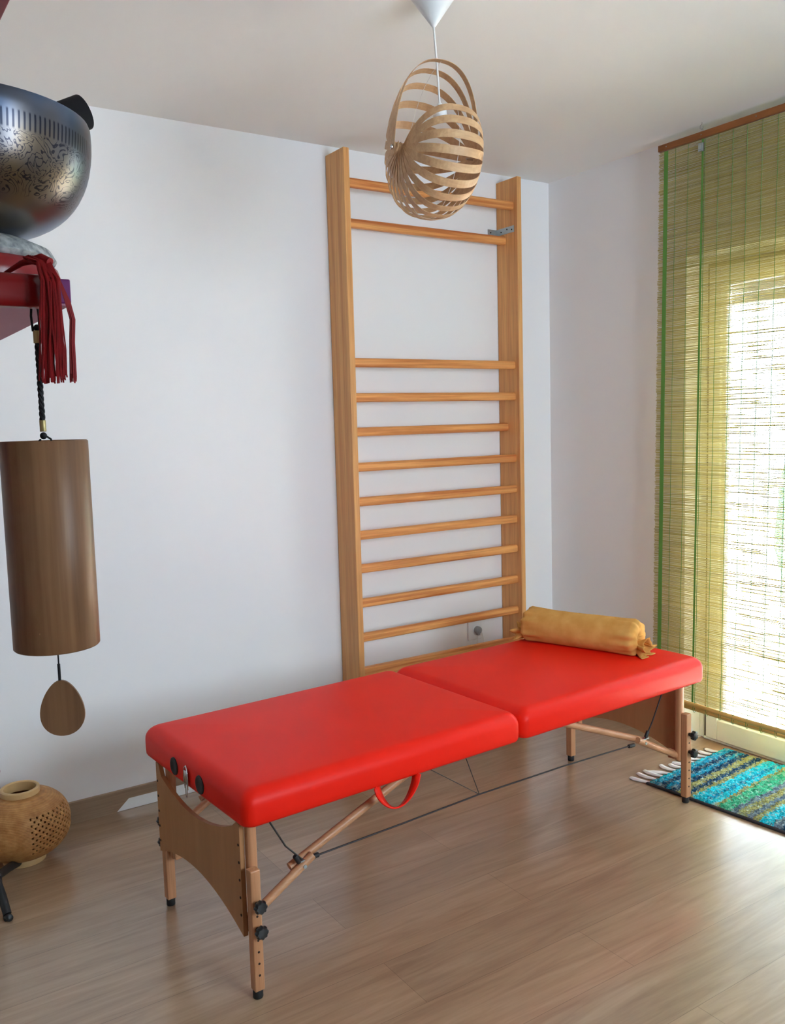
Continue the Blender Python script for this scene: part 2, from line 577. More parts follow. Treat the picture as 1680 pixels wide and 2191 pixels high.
# ------------------------------------------------------------------ balcony door
XD = 0.09
d = bpy.data.objects.new('door_1', None); COL.objects.link(d); d.location = (XD, -1.72, 0)
d['kind'] = 'structure'; d['label'] = 'white glazed balcony door behind the reed blind'; d['category'] = 'door'
def dbox(bm, y0, y1, z0, z1, x0=0.0, x1=0.06, bev=0.004):
    add_box(bm, (x0, min(y0, y1) + 1.72, z0), (x1, max(y0, y1) + 1.72, z1), bev)
bm = B()
for a, b_, z0, z1 in ((YO0, YO0 - 0.022, 0.006, ZO), (YO1 + 0.022, YO1, 0.006, ZO), (YO0 - 0.022, YO1 + 0.022, ZO - 0.026, ZO), (YO0 - 0.022, YO1 + 0.022, 0.001, 0.012)):
    dbox(bm, a, b_, z0, z1, 0.012, 0.08)
obj('door_frame', bm, M['white_pvc'], d)
bm = B()
for a, b_, z0, z1 in ((YO0 - 0.022, YO0 - 0.042, 0.012, ZO - 0.026), (YO0 - 0.042, YO1 + 0.04, ZO - 0.044, ZO - 0.026), (YO0 - 0.042, YO1 + 0.04, 0.010, 0.018)):
    dbox(bm, a, b_, z0, z1, 0.02, 0.03, 0.0)
obj('gasket', bm, M['grey_gasket'], d)
def leaf(y0, y1):
    bm = B()
    z0, z1, w_, bt = 0.016, ZO - 0.046, 0.055, 0.088
    s = 1 if y1 > y0 else -1
    dbox(bm, y0, y0 + s * w_, z0, z1, 0.0, 0.07)
    dbox(bm, y1, y1 - s * w_, z0, z1, 0.0, 0.07)
    dbox(bm, y0 + s * w_, y1 - s * w_, z0, z0 + bt, 0.0, 0.07)
    dbox(bm, y0 + s * w_, y1 - s * w_, z1 - w_, z1, 0.0, 0.07)
    # glazing bead, a thin raised inner frame
    ya, yb = y0 + s * w_, y1 - s * w_
    dbox(bm, ya, ya + s * 0.018, z0 + bt, z1 - w_, 0.014, 0.05)
    dbox(bm, yb, yb - s * 0.018, z0 + bt, z1 - w_, 0.014, 0.05)
    dbox(bm, ya, yb, z0 + bt, z0 + bt + 0.018, 0.014, 0.05)
    dbox(bm, ya, yb, z1 - w_ - 0.018, z1 - w_, 0.014, 0.05)
    o = obj('sash', bm, M['white_pvc'], d)
    bm = B(); add_box(bm, (0.034, min(ya, yb) + 1.72, z0 + bt), (0.040, max(ya, yb) + 1.72, z1 - w_)); obj('pane', bm, M['pane'], o)
leaf(YO0 - 0.042, YO1 + 0.042)
bm = B(); dbox(bm, -1.86, -1.90, 0.98, 1.0, -0.035, 0.0, 0.003); dbox(bm, -1.775, -1.90, 0.985, 0.999, -0.045, -0.03, 0.004)
obj('door_handle', bm, M['steel'], d)
# half-lowered roller shutter outside the glass
bm = B()
for i in range(5):
    z_ = 1.835 + i * 0.046
    add_box(bm, (0.095, YO1 + 1.72 + 0.02, z_), (0.107, YO0 + 1.72 - 0.02, z_ + 0.043), 0.004)
obj('roller_shutter', bm, M['shutter'], d)

# ------------------------------------------------------------------ balcony outside
bm = B(); add_box(bm, (0.165, -4.6, -0.14), (1.75, 1.4, -0.005)); struct('floor_balcony', bm, M['tile'], 'pale balcony floor outside the glass door', 'floor')
rl = thing('balcony_railing', 'pale metal balcony railing seen washed out through the blind', 'railing', (1.65, -1.5, -0.02))
bm = B(); add_box(bm, (-0.03, -3.0, 0.98), (0.03, 2.8, 1.03), 0.006); obj('handrail', bm, M['railing'], rl)
bm = B(); add_box(bm, (-0.015, -3.0, 0.09), (0.015, 2.8, 0.12), 0.004); obj('lower_rail', bm, M['railing'], rl)
for i in range(3):
    bm = B(); y_ = -2.9 + i * 2.8; add_box(bm, (-0.025, y_ - 0.025, 0.0), (0.025, y_ + 0.025, 0.98), 0.003); obj('post', bm, M['railing'], rl)
bar_bm = B(); add_box(bar_bm, (-0.008, -0.012, 0.12), (0.008, 0.012, 0.98), 0.002)
bar0 = obj('baluster', bar_bm, M['railing'], rl)
for i in range(40):
    o = bar0 if i == 0 else bar0.copy()
    if i:
        COL.objects.link(o); o.parent = rl
    o.location = (0, -2.75 + i * 0.135, 0)
# shrub beyond the railing
bm = B()
bmesh.ops.create_icosphere(bm, subdivisions=4, radius=1.0)
for v_ in bm.verts:
    n_ = v_.co.normalized()
    q = 1 + 0.13 * math.sin(9 * n_.x + 3 * n_.z) * math.sin(8 * n_.y + 1) + random.uniform(-0.06, 0.06)
    v_.co = Vector((n_.x * 0.55 * q, n_.y * 0.42 * q, 1.15 + n_.z * 1.15 * q))
shrub = thing('garden_shrub', 'pale green shrub standing beyond the balcony railing', 'shrub', (3.6, 0.55, -0.6))
obj('foliage', bm, M['foliage'], shrub, True, 180)
bm = B(); add_tube(bm, [(0, 0, 0), (0.01, 0, 0.4)], [0.06, 0.045], 10); obj('trunk', bm, M['skirt'], shrub)
bm = B(); add_box(bm, (1.75, -9, -0.75), (16, 9, -0.6)); struct('ground_garden', bm, M['tile'], 'pale ground beyond the balcony', 'ground')

# ------------------------------------------------------------------ wall bars
wb = thing('wall_bars', 'tall pine gymnastics wall bars fixed to the white back wall', 'wall bars', (-0.756, 0, 0))
OX = 0.756
xlo, xli, xri, xro = -1.2125 + OX, -1.1858 + OX, -0.326 + OX, -0.3006 + OX
DP, ZT = 0.1433, 2.4596
for a, b_ in ((xlo, xli), (xri, xro)):
    bm = B(); add_box(bm, (a, -DP, 0.0), (b_, -0.002, ZT), 0.003, 2); obj('upright', bm, M['pine_post'], wb)
rz = [2.3388, 2.1961, 1.6369, 1.4966, 1.3581, 1.2155, 1.074, 0.9361, 0.7976, 0.6539, 0.5094]
for i, z_ in enumerate(rz):
    y_ = -0.0499 if i in (1, 4) else -0.1032
    bm = B()
    sec = []
    for j in range(24):
        t = 2 * PI * j / 24
        cs, sn = math.cos(t), math.sin(t)
        e = 0.62
        sec.append((0.0150 * math.copysign(abs(cs) ** e, cs), 0.0185 * math.copysign(abs(sn) ** e, sn)))
    ra = [bm.verts.new((xli - 0.006, y_ + a, z_ + b_)) for a, b_ in sec]
    rb_ = [bm.verts.new((xri + 0.006, y_ + a, z_ + b_)) for a, b_ in sec]
    for j in range(24):
        bm.faces.new((ra[j], ra[(j + 1) % 24], rb_[(j + 1) % 24], rb_[j]))
    bm.faces.new(ra); bm.faces.new(rb_)
    obj('rung', bm, M['pine_rung'], wb, True, 50)
bm = B(); add_box(bm, (xli, -DP + 0.02, 0.285), (xri, -DP + 0.045, 0.385), 0.003); obj('bottom_rail', bm, M['pine_rung'], wb)
bk = B()
add_box(bk, (xri - 0.0022, -0.122, 2.224), (xri - 0.0002, -0.001, 2.252), 0.0)
add_box(bk, (xri - 0.052, -0.003, 2.224), (xri - 0.0022, -0.001, 2.252), 0.0)
bko = obj('steel_bracket', bk, M['zinc'], wb)
bm = B()
for y_, z_ in ((-0.036, 2.236), (-0.076, 2.242), (-0.108, 2.236)):
    add_cyl(bm, (xri - 0.0022, y_, z_), (xri - 0.0032, y_, z_), 0.0034, 12)
add_cyl(bm, (xri - 0.036, -0.003, 2.238), (xri - 0.036, -0.004, 2.238), 0.0034, 12)
split('screw_hole', bm, M['hole'], bko)

# ------------------------------------------------------------------ socket on the back wall
so = thing('wall_socket', 'white wall socket with grey plug between the lowest wall bars', 'socket', (-0.498, 0, 0.419))
bm = B(); add_box(bm, (-0.040, -0.011, -0.044), (0.040, -0.0004, 0.044), 0.004, 2); obj('cover_plate', bm, M['white_plastic'], so)
bm = B(); add_lathe(bm, [(0.0, 0.0), (0.021, 0.0), (0.023, 0.002), (0.021, 0.004), (0.0, 0.004)], 28)
bmesh.ops.rotate(bm, cent=(0, 0, 0), matrix=Matrix.Rotation(R(90), 3, 'X'), verts=bm.verts)
bmesh.ops.translate(bm, vec=(0.004, -0.011, 0.002), verts=bm.verts)
obj('socket_well', bm, M['white_plastic'], so, True)
bm = B(); add_cyl(bm, (0.004, -0.015, 0.004), (0.004, -0.036, 0.004), 0.0175, 20, 0.004); add_box(bm, (-0.003, -0.034, -0.02), (0.011, -0.018, -0.004), 0.003); pl = obj('plug', bm, M['grey_plug'], so, True)
bm = B(); add_tube(bm, [(0.004, -0.026, -0.02), (0.0, -0.024, -0.05), (-0.008, -0.016, -0.1), (-0.01, -0.013, -0.2), (-0.01, -0.012, -0.33)], 0.0018, 8); obj('cord', bm, M['white_cable'], pl, True)
bm = B(); add_tube(bm, [(0.014, -0.026, 0.0), (0.028, -0.024, -0.012), (0.04, -0.018, -0.04), (0.044, -0.014, -0.09), (0.045, -0.012, -0.33)], 0.0014, 8); obj('cord', bm, M['white_cable'], pl, True)

# ------------------------------------------------------------------ massage table
TH = R(3.1)
tb = thing('massage_table', 'red vinyl folding massage table on beech legs in front of the wall bars', 'massage table', (-2.234, -1.30, 0), TH)
LT, WT, ZB, ZP = 1.846, 0.658, 0.435, 0.525

def ring_pts(x0, x1, y0, y1, rc, n=6):
    pts = []
    for cx, cy, a0 in ((x1 - rc, y1 - rc, 0), (x0 + rc, y1 - rc, 90), (x0 + rc, y0 + rc, 180), (x1 - rc, y0 + rc, 270)):
        for i in range(n + 1):
            t = R(a0 + 90 * i / n)
            pts.append((cx + rc * math.cos(t), cy + rc * math.sin(t)))
    # extra points on the long edges for softness
    return pts

def cushion(x0, x1):
    bm = B()
    t = ZP - ZB
    prof = [(0.022, 0.0), (0.010, 0.0), (0.004, 0.0015), (0.001, 0.007), (0.0, 0.02)]
    rr = 0.040
    for i in range(0, 9):
        a = R(90 * i / 8)
        prof.append((rr - rr * math.cos(a), t - rr + rr * math.sin(a) if i else t - rr))
    for ins, dz in ((0.06, 0.0014), (0.09, 0.003), (0.14, 0.0045), (0.2, 0.0055), (0.27, 0.006), (0.318, 0.006)):
        prof.append((ins, t + dz))
    rings = []
    for ins, z_ in prof:
        rc = max(0.030 - ins * 0.4, 0.006)
        ps = ring_pts(x0 + ins, x1 - ins, ins, WT - ins, rc)
        rings.append([bm.verts.new((a, b_, ZB + z_)) for a, b_ in ps])
    n = len(rings[0])
    for i in range(len(rings) - 1):
        for j in range(n):
            bm.faces.new((rings[i][j], rings[i][(j + 1) % n], rings[i + 1][(j + 1) % n], rings[i + 1][j]))
    bm.faces.new(rings[0]); bm.faces.new(rings[-1])
    return obj('cushion', bm, M['vinyl'], tb, True, 70)
cu1 = cushion(0.0, LT / 2 - 0.001)
cu2 = cushion(LT / 2 + 0.001, LT)

# end panels with concave top and arched bottom
def end_panel(u0, u1):
    bm = B()
    v0, v1, vm = 0.045, 0.572, WT / 2
    outl = []
    n = 28
    for i in range(n + 1):
        v_ = v0 + (v1 - v0) * i / n
        outl.append((v_, ZB - 0.001 if i in (0, 1, n - 1, n) else min(0.361 + 0.95 * (v_ - vm) ** 2, ZB - 0.001)))
    for i in range(n + 1):
        v_ = v1 - (v1 - v0) * i / n
        outl.append((v_, 0.213 - 0.82 * (v_ - vm) ** 2))
    add_prism(bm, outl, (0, 1, 0), (0, 0, 1), (1, 0, 0), u0, u1)
    p = obj('end_panel', bm, M['beech_panel'], tb)
    bm = B()
    for v_ in (v0 + 0.008, v1 - 0.008):
        for z_ in (0.20, 0.245, 0.29, 0.335, 0.38):
            s = -1 if u0 < 1 else 1
            x_ = u0 if s < 0 else u1
            add_cyl(bm, (x_, v_, z_), (x_ + s * 0.0012, v_, z_), 0.0035, 10)
    split('screw', bm, M['hole'], p)
end_panel(0.004, 0.016)
end_panel(1.768, 1.780)

knob_bm = B()
for j in range(1):
    prof_pts = []
    seg = 48
    rings = []
    for r_, y_ in ((0.006, 0.0), (0.007, -0.012), (0.0135, -0.013), (0.0158, -0.016), (0.0158, -0.024), (0.013, -0.028), (0.004, -0.029)):
        ring = []
        for i in range(seg):
            t = 2 * PI * i / seg
            rr = r_ * (1 + (0.09 * math.cos(8 * t) if r_ > 0.012 else 0))
            ring.append(knob_bm.verts.new((rr * math.cos(t), y_, rr * math.sin(t))))
        rings.append(ring)
    for i in range(len(rings) - 1):
        for q in range(seg):
            knob_bm.faces.new((rings[i][q], rings[i][(q + 1) % seg], rings[i + 1][(q + 1) % seg], rings[i + 1][q]))
    knob_bm.faces.new(rings[0]); knob_bm.faces.new(rings[-1])
knob_me = None

def leg(uf, vf, side, kz, du):
    """uf,vf: foot centre; side -1 near, +1 far: the outer face of the leg"""
    global knob_me
    up_c = (uf + du, vf - side * 0.024)
    bm = B()
    add_box(bm, (up_c[0] - 0.0125, up_c[1] - 0.013, 0.150), (up_c[0] + 0.0125, up_c[1] + 0.013, ZB + 0.002), 0.008, 3)
    lg = obj('leg', bm, M['beech_v'], tb, True, 50)
    bm = B()
    add_box(bm, (uf - 0.0135, vf - 0.014, 0.022), (uf + 0.0135, vf + 0.0115 if side < 0 else vf + 0.014, 0.330), 0.003, 2)
    ex = obj('leg_extension', bm, M['beech_v'], lg)
    bm = B()
    for z_ in (0.063, 0.093, 0.123, 0.153, (kz[0] + kz[1]) / 2):
        add_cyl(bm, (uf, vf + side * 0.0139, z_), (uf, vf + side * 0.0147, z_), 0.0030, 12)
    split('adjusting_hole', bm, M['hole'], lg)
    bm = B(); add_cyl(bm, (uf, vf, 0.0), (uf, vf, 0.024), 0.0128, 18, 0.003); obj('rubber_foot', bm, M['black_rubber'], lg, True)
    for z_ in kz:
        if knob_me is None:
            o = obj('knob', knob_bm, M['black_knob'], lg, True, 40)
            knob_me = o.data
        else:
            o = bpy.data.objects.new('knob', knob_me)
            COL.objects.link(o); o.parent = lg
        o.location = (uf, vf + side * 0.014, z_)
        if side > 0:
            o.rotation_euler = (0, 0, PI)
    bm = B(); add_box(bm, (up_c[0] - 0.012, up_c[1] - side * 0.034, 0.158), (up_c[0] + 0.012, up_c[1] - side * 0.012, 0.186), 0.004); obj('corner_block', bm, M['beech_h'], lg)
    return lg
FN, FF = 0.016, WT - 0.102
leg(0.020, 0.014, -1, (0.246, 0.182), 0.010)
leg(0.021, 0.556, 1, (0.246, 0.182), 0.010)
leg(1.755, 0.019, -1, (0.257, 0.192), -0.006)
leg(1.741, 0.553, 1, (0.257, 0.192), -0.006)

def brace(pts, v_, hinge):
    bm = B()
    (a, b_, c_) = [Vector((p_[0], v_, p_[1])) for p_ in pts]
    d1 = (b_ - a).normalized()
    d2 = (c_ - b_).normalized()
    add_tube(bm, [a, b_ + d1 * 0.035], 0.0115, 12, squash=(1, 1))
    off = Vector((0, 0.020, 0.006))
    add_tube(bm, [b_ - d2 * 0.03 + off, c_ + off], 0.0115, 12)
    br_ = obj('folding_brace', bm, M['beech_h'], tb, True, 50)
    bm = B()
    add_cyl(bm, b_ + Vector((0, -0.0135, 0)), b_ + Vector((0, 0.036, 0)), 0.005, 12)
    add_box(bm, b_ + Vector((-0.010, -0.006, 0.0105)), b_ + Vector((0.024, 0.008, 0.0145)), 0.0)
    obj('hinge', bm, M['zinc'], br_)
    return br_
for v_ in (0.05, WT - 0.07):
    brace([(0.030, 0.188), (0.180, 0.272), (0.600, 0.432)], v_, None)
    brace([(1.742, 0.170), (1.555, 0.262), (1.110, 0.432)], v_, None)

bm = B()
CV = 0.046
for v_ in (CV, WT - 0.074):
    add_tube(bm, [(0.195, v_, 0.286), (0.5, v_, 0.288), (0.785, v_, 0.292), (1.15, v_, 0.284), (1.49, v_, 0.270)], 0.0025, 8)
    add_tube(bm, [(0.785, v_, 0.292), (0.728, v_, 0.434)], 0.0013, 6)
    add_tube(bm, [(0.785, v_, 0.292), (0.575, v_, 0.434)], 0.0013, 6)
    add_tube(bm, [(1.56, v_, 0.275), (1.60, v_, 0.33), (1.662, v_, 0.434)], 0.0024, 8)
    add_tube(bm, [(0.178, v_, 0.288), (0.13, v_, 0.34), (0.078, v_, 0.434)], 0.0026, 6)
cb = split('support_cable', bm, M['cable'], tb, True)[0]
bm = B()
for v_ in (CV, WT - 0.074):
    add_cyl(bm, (0.168, v_, 0.284), (0.155, v_, 0.306), 0.0066, 12, 0.002)
    add_cyl(bm, (0.205, v_, 0.286), (0.226, v_, 0.287), 0.0066, 12, 0.002)
    add_cyl(bm, (1.47, v_, 0.270), (1.50, v_, 0.268), 0.0066, 12, 0.002)
    add_cyl(bm, (1.562, v_, 0.280), (1.576, v_, 0.300), 0.0062, 12, 0.002)
split('cable_sleeve', bm, M['black_rubber'], tb, True)

# carrying strap
bm = B()
cpts = []
for i in range(25):
    t = i / 24
    u_ = 0.388 + 0.135 * t
    z_ = ZB + 0.004 - 0.078 * (math.sin(PI * t) ** 0.62)
    cpts.append((u_, z_))
w_ = 0.028
va = []
for i, (u_, z_) in enumerate(cpts):
    tw = 0.014 * (i / 24 - 0.5)
    k_ = i / 24
    wu, wv, wz = 0.017 * (1 - 1.2 * k_), 0.013, -0.006 * math.sin(PI * k_)
    va.append([bm.verts.new((u_ - wu, 0.006 - wv, z_ - wz)), bm.verts.new((u_ + wu, 0.006 + wv, z_ + wz))])
for i in range(24):
    bm.faces.new((va[i][0], va[i + 1][0], va[i + 1][1], va[i][1]))
so_ = obj('carrying_handle', bm, M['vinyl'], tb, True, 180)
so_.data.materials[0] = M['vinyl']
md = so_.modifiers.new('thick', 'SOLIDIFY'); md.thickness = 0.0035; md.offset = 0
# black face-cradle sockets on the left end, and the latch between them
for v_ in (0.422, 0.255):
    bm = B(); add_lathe(bm, [(0.0, 0.002), (0.012, 0.002), (0.019, 0.0045), (0.024, 0.003), (0.025, 0.0)], 30)
    bmesh.ops.rotate(bm, cent=(0, 0, 0), matrix=Matrix.Rotation(R(-90), 3, 'Y'), verts=bm.verts)
    bmesh.ops.translate(bm, vec=(0.0005, v_, 0.468), verts=bm.verts)
    o = obj('headrest_socket', bm, M['void'], tb, True); o['label'] = 'black round socket in the red end'
bm = B()
add_tube(bm, [(-0.004, 0.325, 0.432), (-0.005, 0.322, 0.46), (-0.004, 0.328, 0.487), (-0.003, 0.337, 0.495), (-0.004, 0.346, 0.487), (-0.005, 0.348, 0.46), (-0.004, 0.344, 0.432)], 0.0017, 8)
add_box(bm, (-0.007, 0.327, 0.446), (-0.001, 0.343, 0.484), 0.002)
add_tube(bm, [(-0.004, 0.330, 0.446), (-0.005, 0.329, 0.415), (-0.005, 0.333, 0.408), (-0.004, 0.340, 0.412), (-0.004, 0.341, 0.446)], 0.0014, 8)
o = obj('latch', bm, M['steel'], tb, True); o['label'] = 'small steel latch hanging on the red end'

# ------------------------------------------------------------------ bolster on the table
bo = thing('bolster_cushion', 'mustard yellow cotton bolster lying at the window end of the red table', 'cushion')
T = Matrix.Translation((-2.234, -1.30, 0)) @ Matrix.Rotation(TH, 4, 'Z')
pa = T @ Vector((1.560, 0.590, ZP + 0.006)); pb_ = T @ Vector((1.672, 0.178, ZP + 0.006))
RB = 0.066
ax = (pb_ - pa); LB = ax.length; ax.normalize()
bo.location = ((pa + pb_) / 2)
bo.rotation_euler = (0, 0, math.atan2(ax.y, ax.x))
def bolster():
    bm = B()
    seg = 72
    st = []
    n = 40
    rnd = random.Random(3)
    ph = [rnd.uniform(0, 6.28) for _ in range(6)]
    prof = []
    for i in range(n + 1):
        prof.append((-LB / 2 + LB * i / n, 1.0))
    ends_a = [(-LB / 2 - 0.006, .12), (-LB / 2 - 0.012, .20), (-LB / 2 - 0.020, .42), (-LB / 2 - 0.021, .66), (-LB / 2 - 0.015, .86), (-LB / 2 - 0.007, .96)]
    ends_b = [(LB / 2 + 0.007, .96), (LB / 2 + 0.015, .86), (LB / 2 + 0.021, .66), (LB / 2 + 0.020, .42), (LB / 2 + 0.012, .20), (LB / 2 + 0.006, .12)]
    allp = ends_a + prof + ends_b
    rings = []
    for x, k_ in allp:
        ring = []
        e = min(1.0, max(0.0, (abs(x) - LB / 2 + 0.09) / 0.09))
        for j in range(seg):
            t = 2 * PI * j / seg
            pleat = e * (0.050 * math.sin(9 * t + ph[0]) + 0.036 * math.sin(14 * t + ph[1] + x * 9)) * (1.5 if k_ < 0.95 else 1)
            wr = 0.010 * math.sin(3 * t + x * 14 + ph[2]) + 0.008 * math.sin(5 * t - x * 22 + ph[3])
            r_ = RB * k_ * (1 + pleat + wr)
            y_, z_ = r_ * math.cos(t), r_ * math.sin(t)
            z_ = z_ if z_ > -RB * 0.86 else -RB * 0.86 - (-(z_) - RB * 0.86) * 0.12
            ring.append(bm.verts.new((x, y_ * 1.02, RB * 0.90 + z_)))
        rings.append(ring)
    for i in range(len(rings) - 1):
        for j in range(seg):
            bm.faces.new((rings[i][j], rings[i][(j + 1) % seg], rings[i + 1][(j + 1) % seg], rings[i + 1][j]))
    bm.faces.new(rings[0]); bm.faces.new(rings[-1])
    return bm
obj('cover', bolster(), M['mustard'], bo, True, 180)
def frill(sgn, zc, spread, ln, droop):
    bm = B()
    seg, rows = 60, 7
    rings = []
    for i in range(rows):
        t = i / (rows - 1)
        ring = []
        for j in range(seg):
            a = 2 * PI * j / seg
            rr = 0.009 + (0.012 + spread * t) * (1 + 0.42 * t * math.sin(7 * a + 1.0) + 0.2 * t * math.sin(12 * a))
            x = sgn * (LB / 2 + 0.004 + ln * t * (1 + 0.18 * math.sin(5 * a)))
            z_ = zc + rr * math.sin(a) * 0.8 - droop * t
            ring.append(bm.verts.new((x, rr * math.cos(a), max(z_, 0.002))))
        rings.append(ring)
    for i in range(rows - 1):
        for j in range(seg):
            bm.faces.new((rings[i][j], rings[i][(j + 1) % seg], rings[i + 1][(j + 1) % seg], rings[i + 1][j]))
    o = obj('gathered_frill', bm, M['mustard'], bo, True, 180)
    md_ = o.modifiers.new('thick', 'SOLIDIFY'); md_.thickness = 0.0016
frill(-1, 0.034, 0.022, 0.052, 0.014)
frill(1, 0.030, 0.026, 0.048, 0.012)
for sgn in (-1, 1):
    bm = B(); pts = [(sgn * (LB / 2 + 0.010), 0.013 * math.cos(a), 0.032 + 0.013 * math.sin(a)) for a in [2 * PI * i / 20 for i in range(21)]]
    add_tube(bm, pts, 0.003, 8); obj('tie_cord', bm, M['mustard'], bo, True)

# ------------------------------------------------------------------ rug
AN = R(4.5)
rug = thing('striped_rug', 'small shaggy rug striped in turquoise, navy, olive and green by the balcony door', 'rug', (-0.468, -1.000, 0), AN)
RW, RL = 0.525, 1.25
def rug_mesh():
    bm = B()
    nx, ny = 80, 190
    vs = [[None] * (ny + 1) for _ in range(nx + 1)]
    rn = random.Random(11)
    for i in range(nx + 1):
        for j in range(ny + 1):
            x, y_ = RW * i / nx, RL * j / ny
            ed = min(x, RW - x, y_, RL - y_)
            h_ = 0.004 + 0.012 * min(1, ed / 0.015) + (rn.uniform(-0.005, 0.005) if ed > 0.004 else 0)
            ex = rn.uniform(-.002, .002)
            vs[i][j] = bm.verts.new((x + ex, -y_ + rn.uniform(-.002, .002), h_))
    for i in range(nx):
        for j in range(ny):
            bm.faces.new((vs[i][j], vs[i + 1][j], vs[i + 1][j + 1], vs[i][j + 1]))
    return bm
rp = obj('pile', rug_mesh(), M['rug'], rug, True, 180)
for v_ in rp.data.vertices:
    pass
bm = B()
add_box(bm, (-0.006, -RL, 0.0005), (0.008, 0.004, 0.009), 0.003)
add_box(bm, (RW - 0.008, -RL, 0.0005), (RW + 0.002, 0.004, 0.009), 0.003)
split('edge_binding', bm, M['rug_edge'], rug)
bm = B(); add_box(bm, (0, -RL, 0.0005), (RW, 0, 0.0042)); obj('backing', bm, M['rug_edge'], rug)
rn = random.Random(5)
for i in range(12):
    x = 0.012 + i * 0.0425
    bm = B()
    a = rn.uniform(-0.5, 0.5)
    ln = rn.uniform(0.05, 0.085)
    pts = [(x, -0.004, 0.006), (x + 0.3 * a * ln * 0.3 - 0.01, ln * 0.4, 0.0045), (x + a * ln * 0.4 - 0.018, ln * 0.75, 0.004), (x + a * ln * 0.8 - 0.02, ln, 0.004)]
    add_tube(bm, pts, [0.006, 0.010, 0.012, 0.009], 8)
    for v_ in bm.verts:
        v_.co.z = max(0.0006, 0.004 + (v_.co.z - 0.004) * 0.5)
    obj('fringe_tassel', bm, M['white_cotton'], rug, True)

# ------------------------------------------------------------------ reed blind
XB = -0.088
YL, YR = -0.731, -2.10
ZTOP, ZBOT = 2.436, 0.222
bl = thing('reed_blind', 'tall green-brown reed blind hanging in front of the balcony door', 'blind', (XB, -1.25, 2.452))
def shear(z):          # the blind leans slightly as it hangs
    return 0.030 * (ZTOP - z) / (ZTOP - ZBOT)
def bsag(z):
    return 0.0
bm = B(); add_box(bm, (-0.007, YR + 1.25, -0.012), (0.009, YL + 1.25 + 0.003, 0.013), 0.002); hr = obj('head_rail', bm, M['rail_brown'], bl)
bm = B()
for y_ in (-0.77, -0.935, -1.17, -1.40, -1.63):
    add_cyl(bm, (-0.007, y_ + 1.25, 0.0), (-0.0085, y_ + 1.25, 0.0), 0.0022, 10)
split('rail_pin', bm, M['steel'], hr)
def reeds():
    bm = B()
    rn = random.Random(21)
    pitch = 0.00325
    n = int((ZTOP - ZBOT) / pitch)
    segs = 9
    for i in range(n):
        z0 = ZTOP - i * pitch + rn.uniform(-0.0004, 0.0004)
        hh = rn.uniform(0.00108, 0.00144)
        hx = 0.0009
        sh = shear(z0)
        ya = YL + sh + rn.uniform(-0.004, 0.003)
        yb = YR + sh + rn.uniform(-0.003, 0.003)
        tilt = rn.uniform(-0.0009, 0.0009)
        amp = rn.uniform(0, 0.0008)
        ph = rn.uniform(0, 6.28)
        fq = rn.uniform(6, 14)
        prev = None
        for s_ in range(segs + 1):
            t = s_ / segs
            y_ = ya + (yb - ya) * t
            z_ = z0 + tilt * (t - .5) * 2 + amp * math.sin(fq * y_ + ph)
            x_ = 0.0009 * math.sin(3 * y_ + ph)
            k_ = hh * (1 + 0.2 * math.sin(23 * y_ + ph))
            q = [bm.verts.new((x_ + dx, y_ + 1.25, z_ - 2.452 + dz)) for dx, dz in ((-hx, 0), (0, k_), (hx, 0), (0, -k_))]
            if prev:
                for a in range(4):
                    bm.faces.new((prev[a], prev[(a + 1) % 4], q[(a + 1) % 4], q[a]))
            prev = q
    return bm
o = obj('reed_mat', reeds(), M['reed'], bl)
ys = [-0.812, -0.872, -0.950, -1.010, -1.072, -1.132, -1.194, -1.256, -1.318, -1.380, -1.442, -1.505, -1.567, -1.63, -1.69, -1.75, -1.81, -1.87, -1.93, -1.99, -2.05]
for y_ in ys:
    bm = B()
    pts = []
    for s_ in range(40):
        z_ = ZTOP - (ZTOP - ZBOT + 0.03) * s_ / 39
        pts.append((-0.0022, y_ + shear(z_) + 1.25 + 0.0007 * math.sin(s_ * 1.7), z_ - 2.452))
    add_tube(bm, pts, 0.0011, 5)
    obj('binding_string', bm, M['green_string'], bl)
for y_, w_ in ((-0.7655, 0.0095), (-0.9385, 0.0042)):
    bm = B()
    prev = None
    for s_ in range(30):
        z_ = ZTOP - (ZTOP - ZBOT) * s_ / 29
        yy = y_ + shear(z_) + 1.25
        q = [bm.verts.new((dx, yy + dy, z_ - 2.452)) for dx, dy in ((-0.0024, -w_), (-0.0024, w_), (-0.0014, w_), (-0.0014, -w_))]
        if prev:
            for a in range(4):
                bm.faces.new((prev[a], prev[(a + 1) % 4], q[(a + 1) % 4], q[a]))
        else:
            bm.faces.new(q)
        prev = q
    bm.faces.new(prev)
    obj('woven_tape', bm, M['green_tape'], bl)
bm = B()
for dx, dz, r_ in ((0, -0.012, 0.010), (0.004, -0.030, 0.007)):
    pts = [(dx, YL + 0.03 + (YR - YL) * i / 12 + 1.25, ZBOT + dz - 2.452 + 0.0012 * math.sin(i * 1.3)) for i in range(13)]
    add_tube(bm, pts, r_, 12)
br_ = split('bottom_rod', bm, M['bamboo_rod'], bl, True)[0]
bm = B()
for y_ in ys:
    yy = y_ + 0.030 + 1.25
    add_tube(bm, [(0.0022 + 0.0125 * math.cos(a), yy + 0.0004 * i, ZBOT - 0.021 - 2.452 + 0.0205 * math.sin(a)) for i, a in enumerate([2 * PI * j / 14 for j in range(15)])], 0.0010, 5)
split('rod_binding', bm, M['green_string'], br_)
bm = B()
add_box(bm, (-0.014, 1.25 - 0.945, -0.062), (-0.003, 1.25 - 0.925, -0.030), 0.002)
add_box(bm, (-0.018, 1.25 - 0.941, -0.056), (-0.012, 1.25 - 0.929, -0.038), 0.002)
obj('cord_clip', bm, M['zinc'], bl)
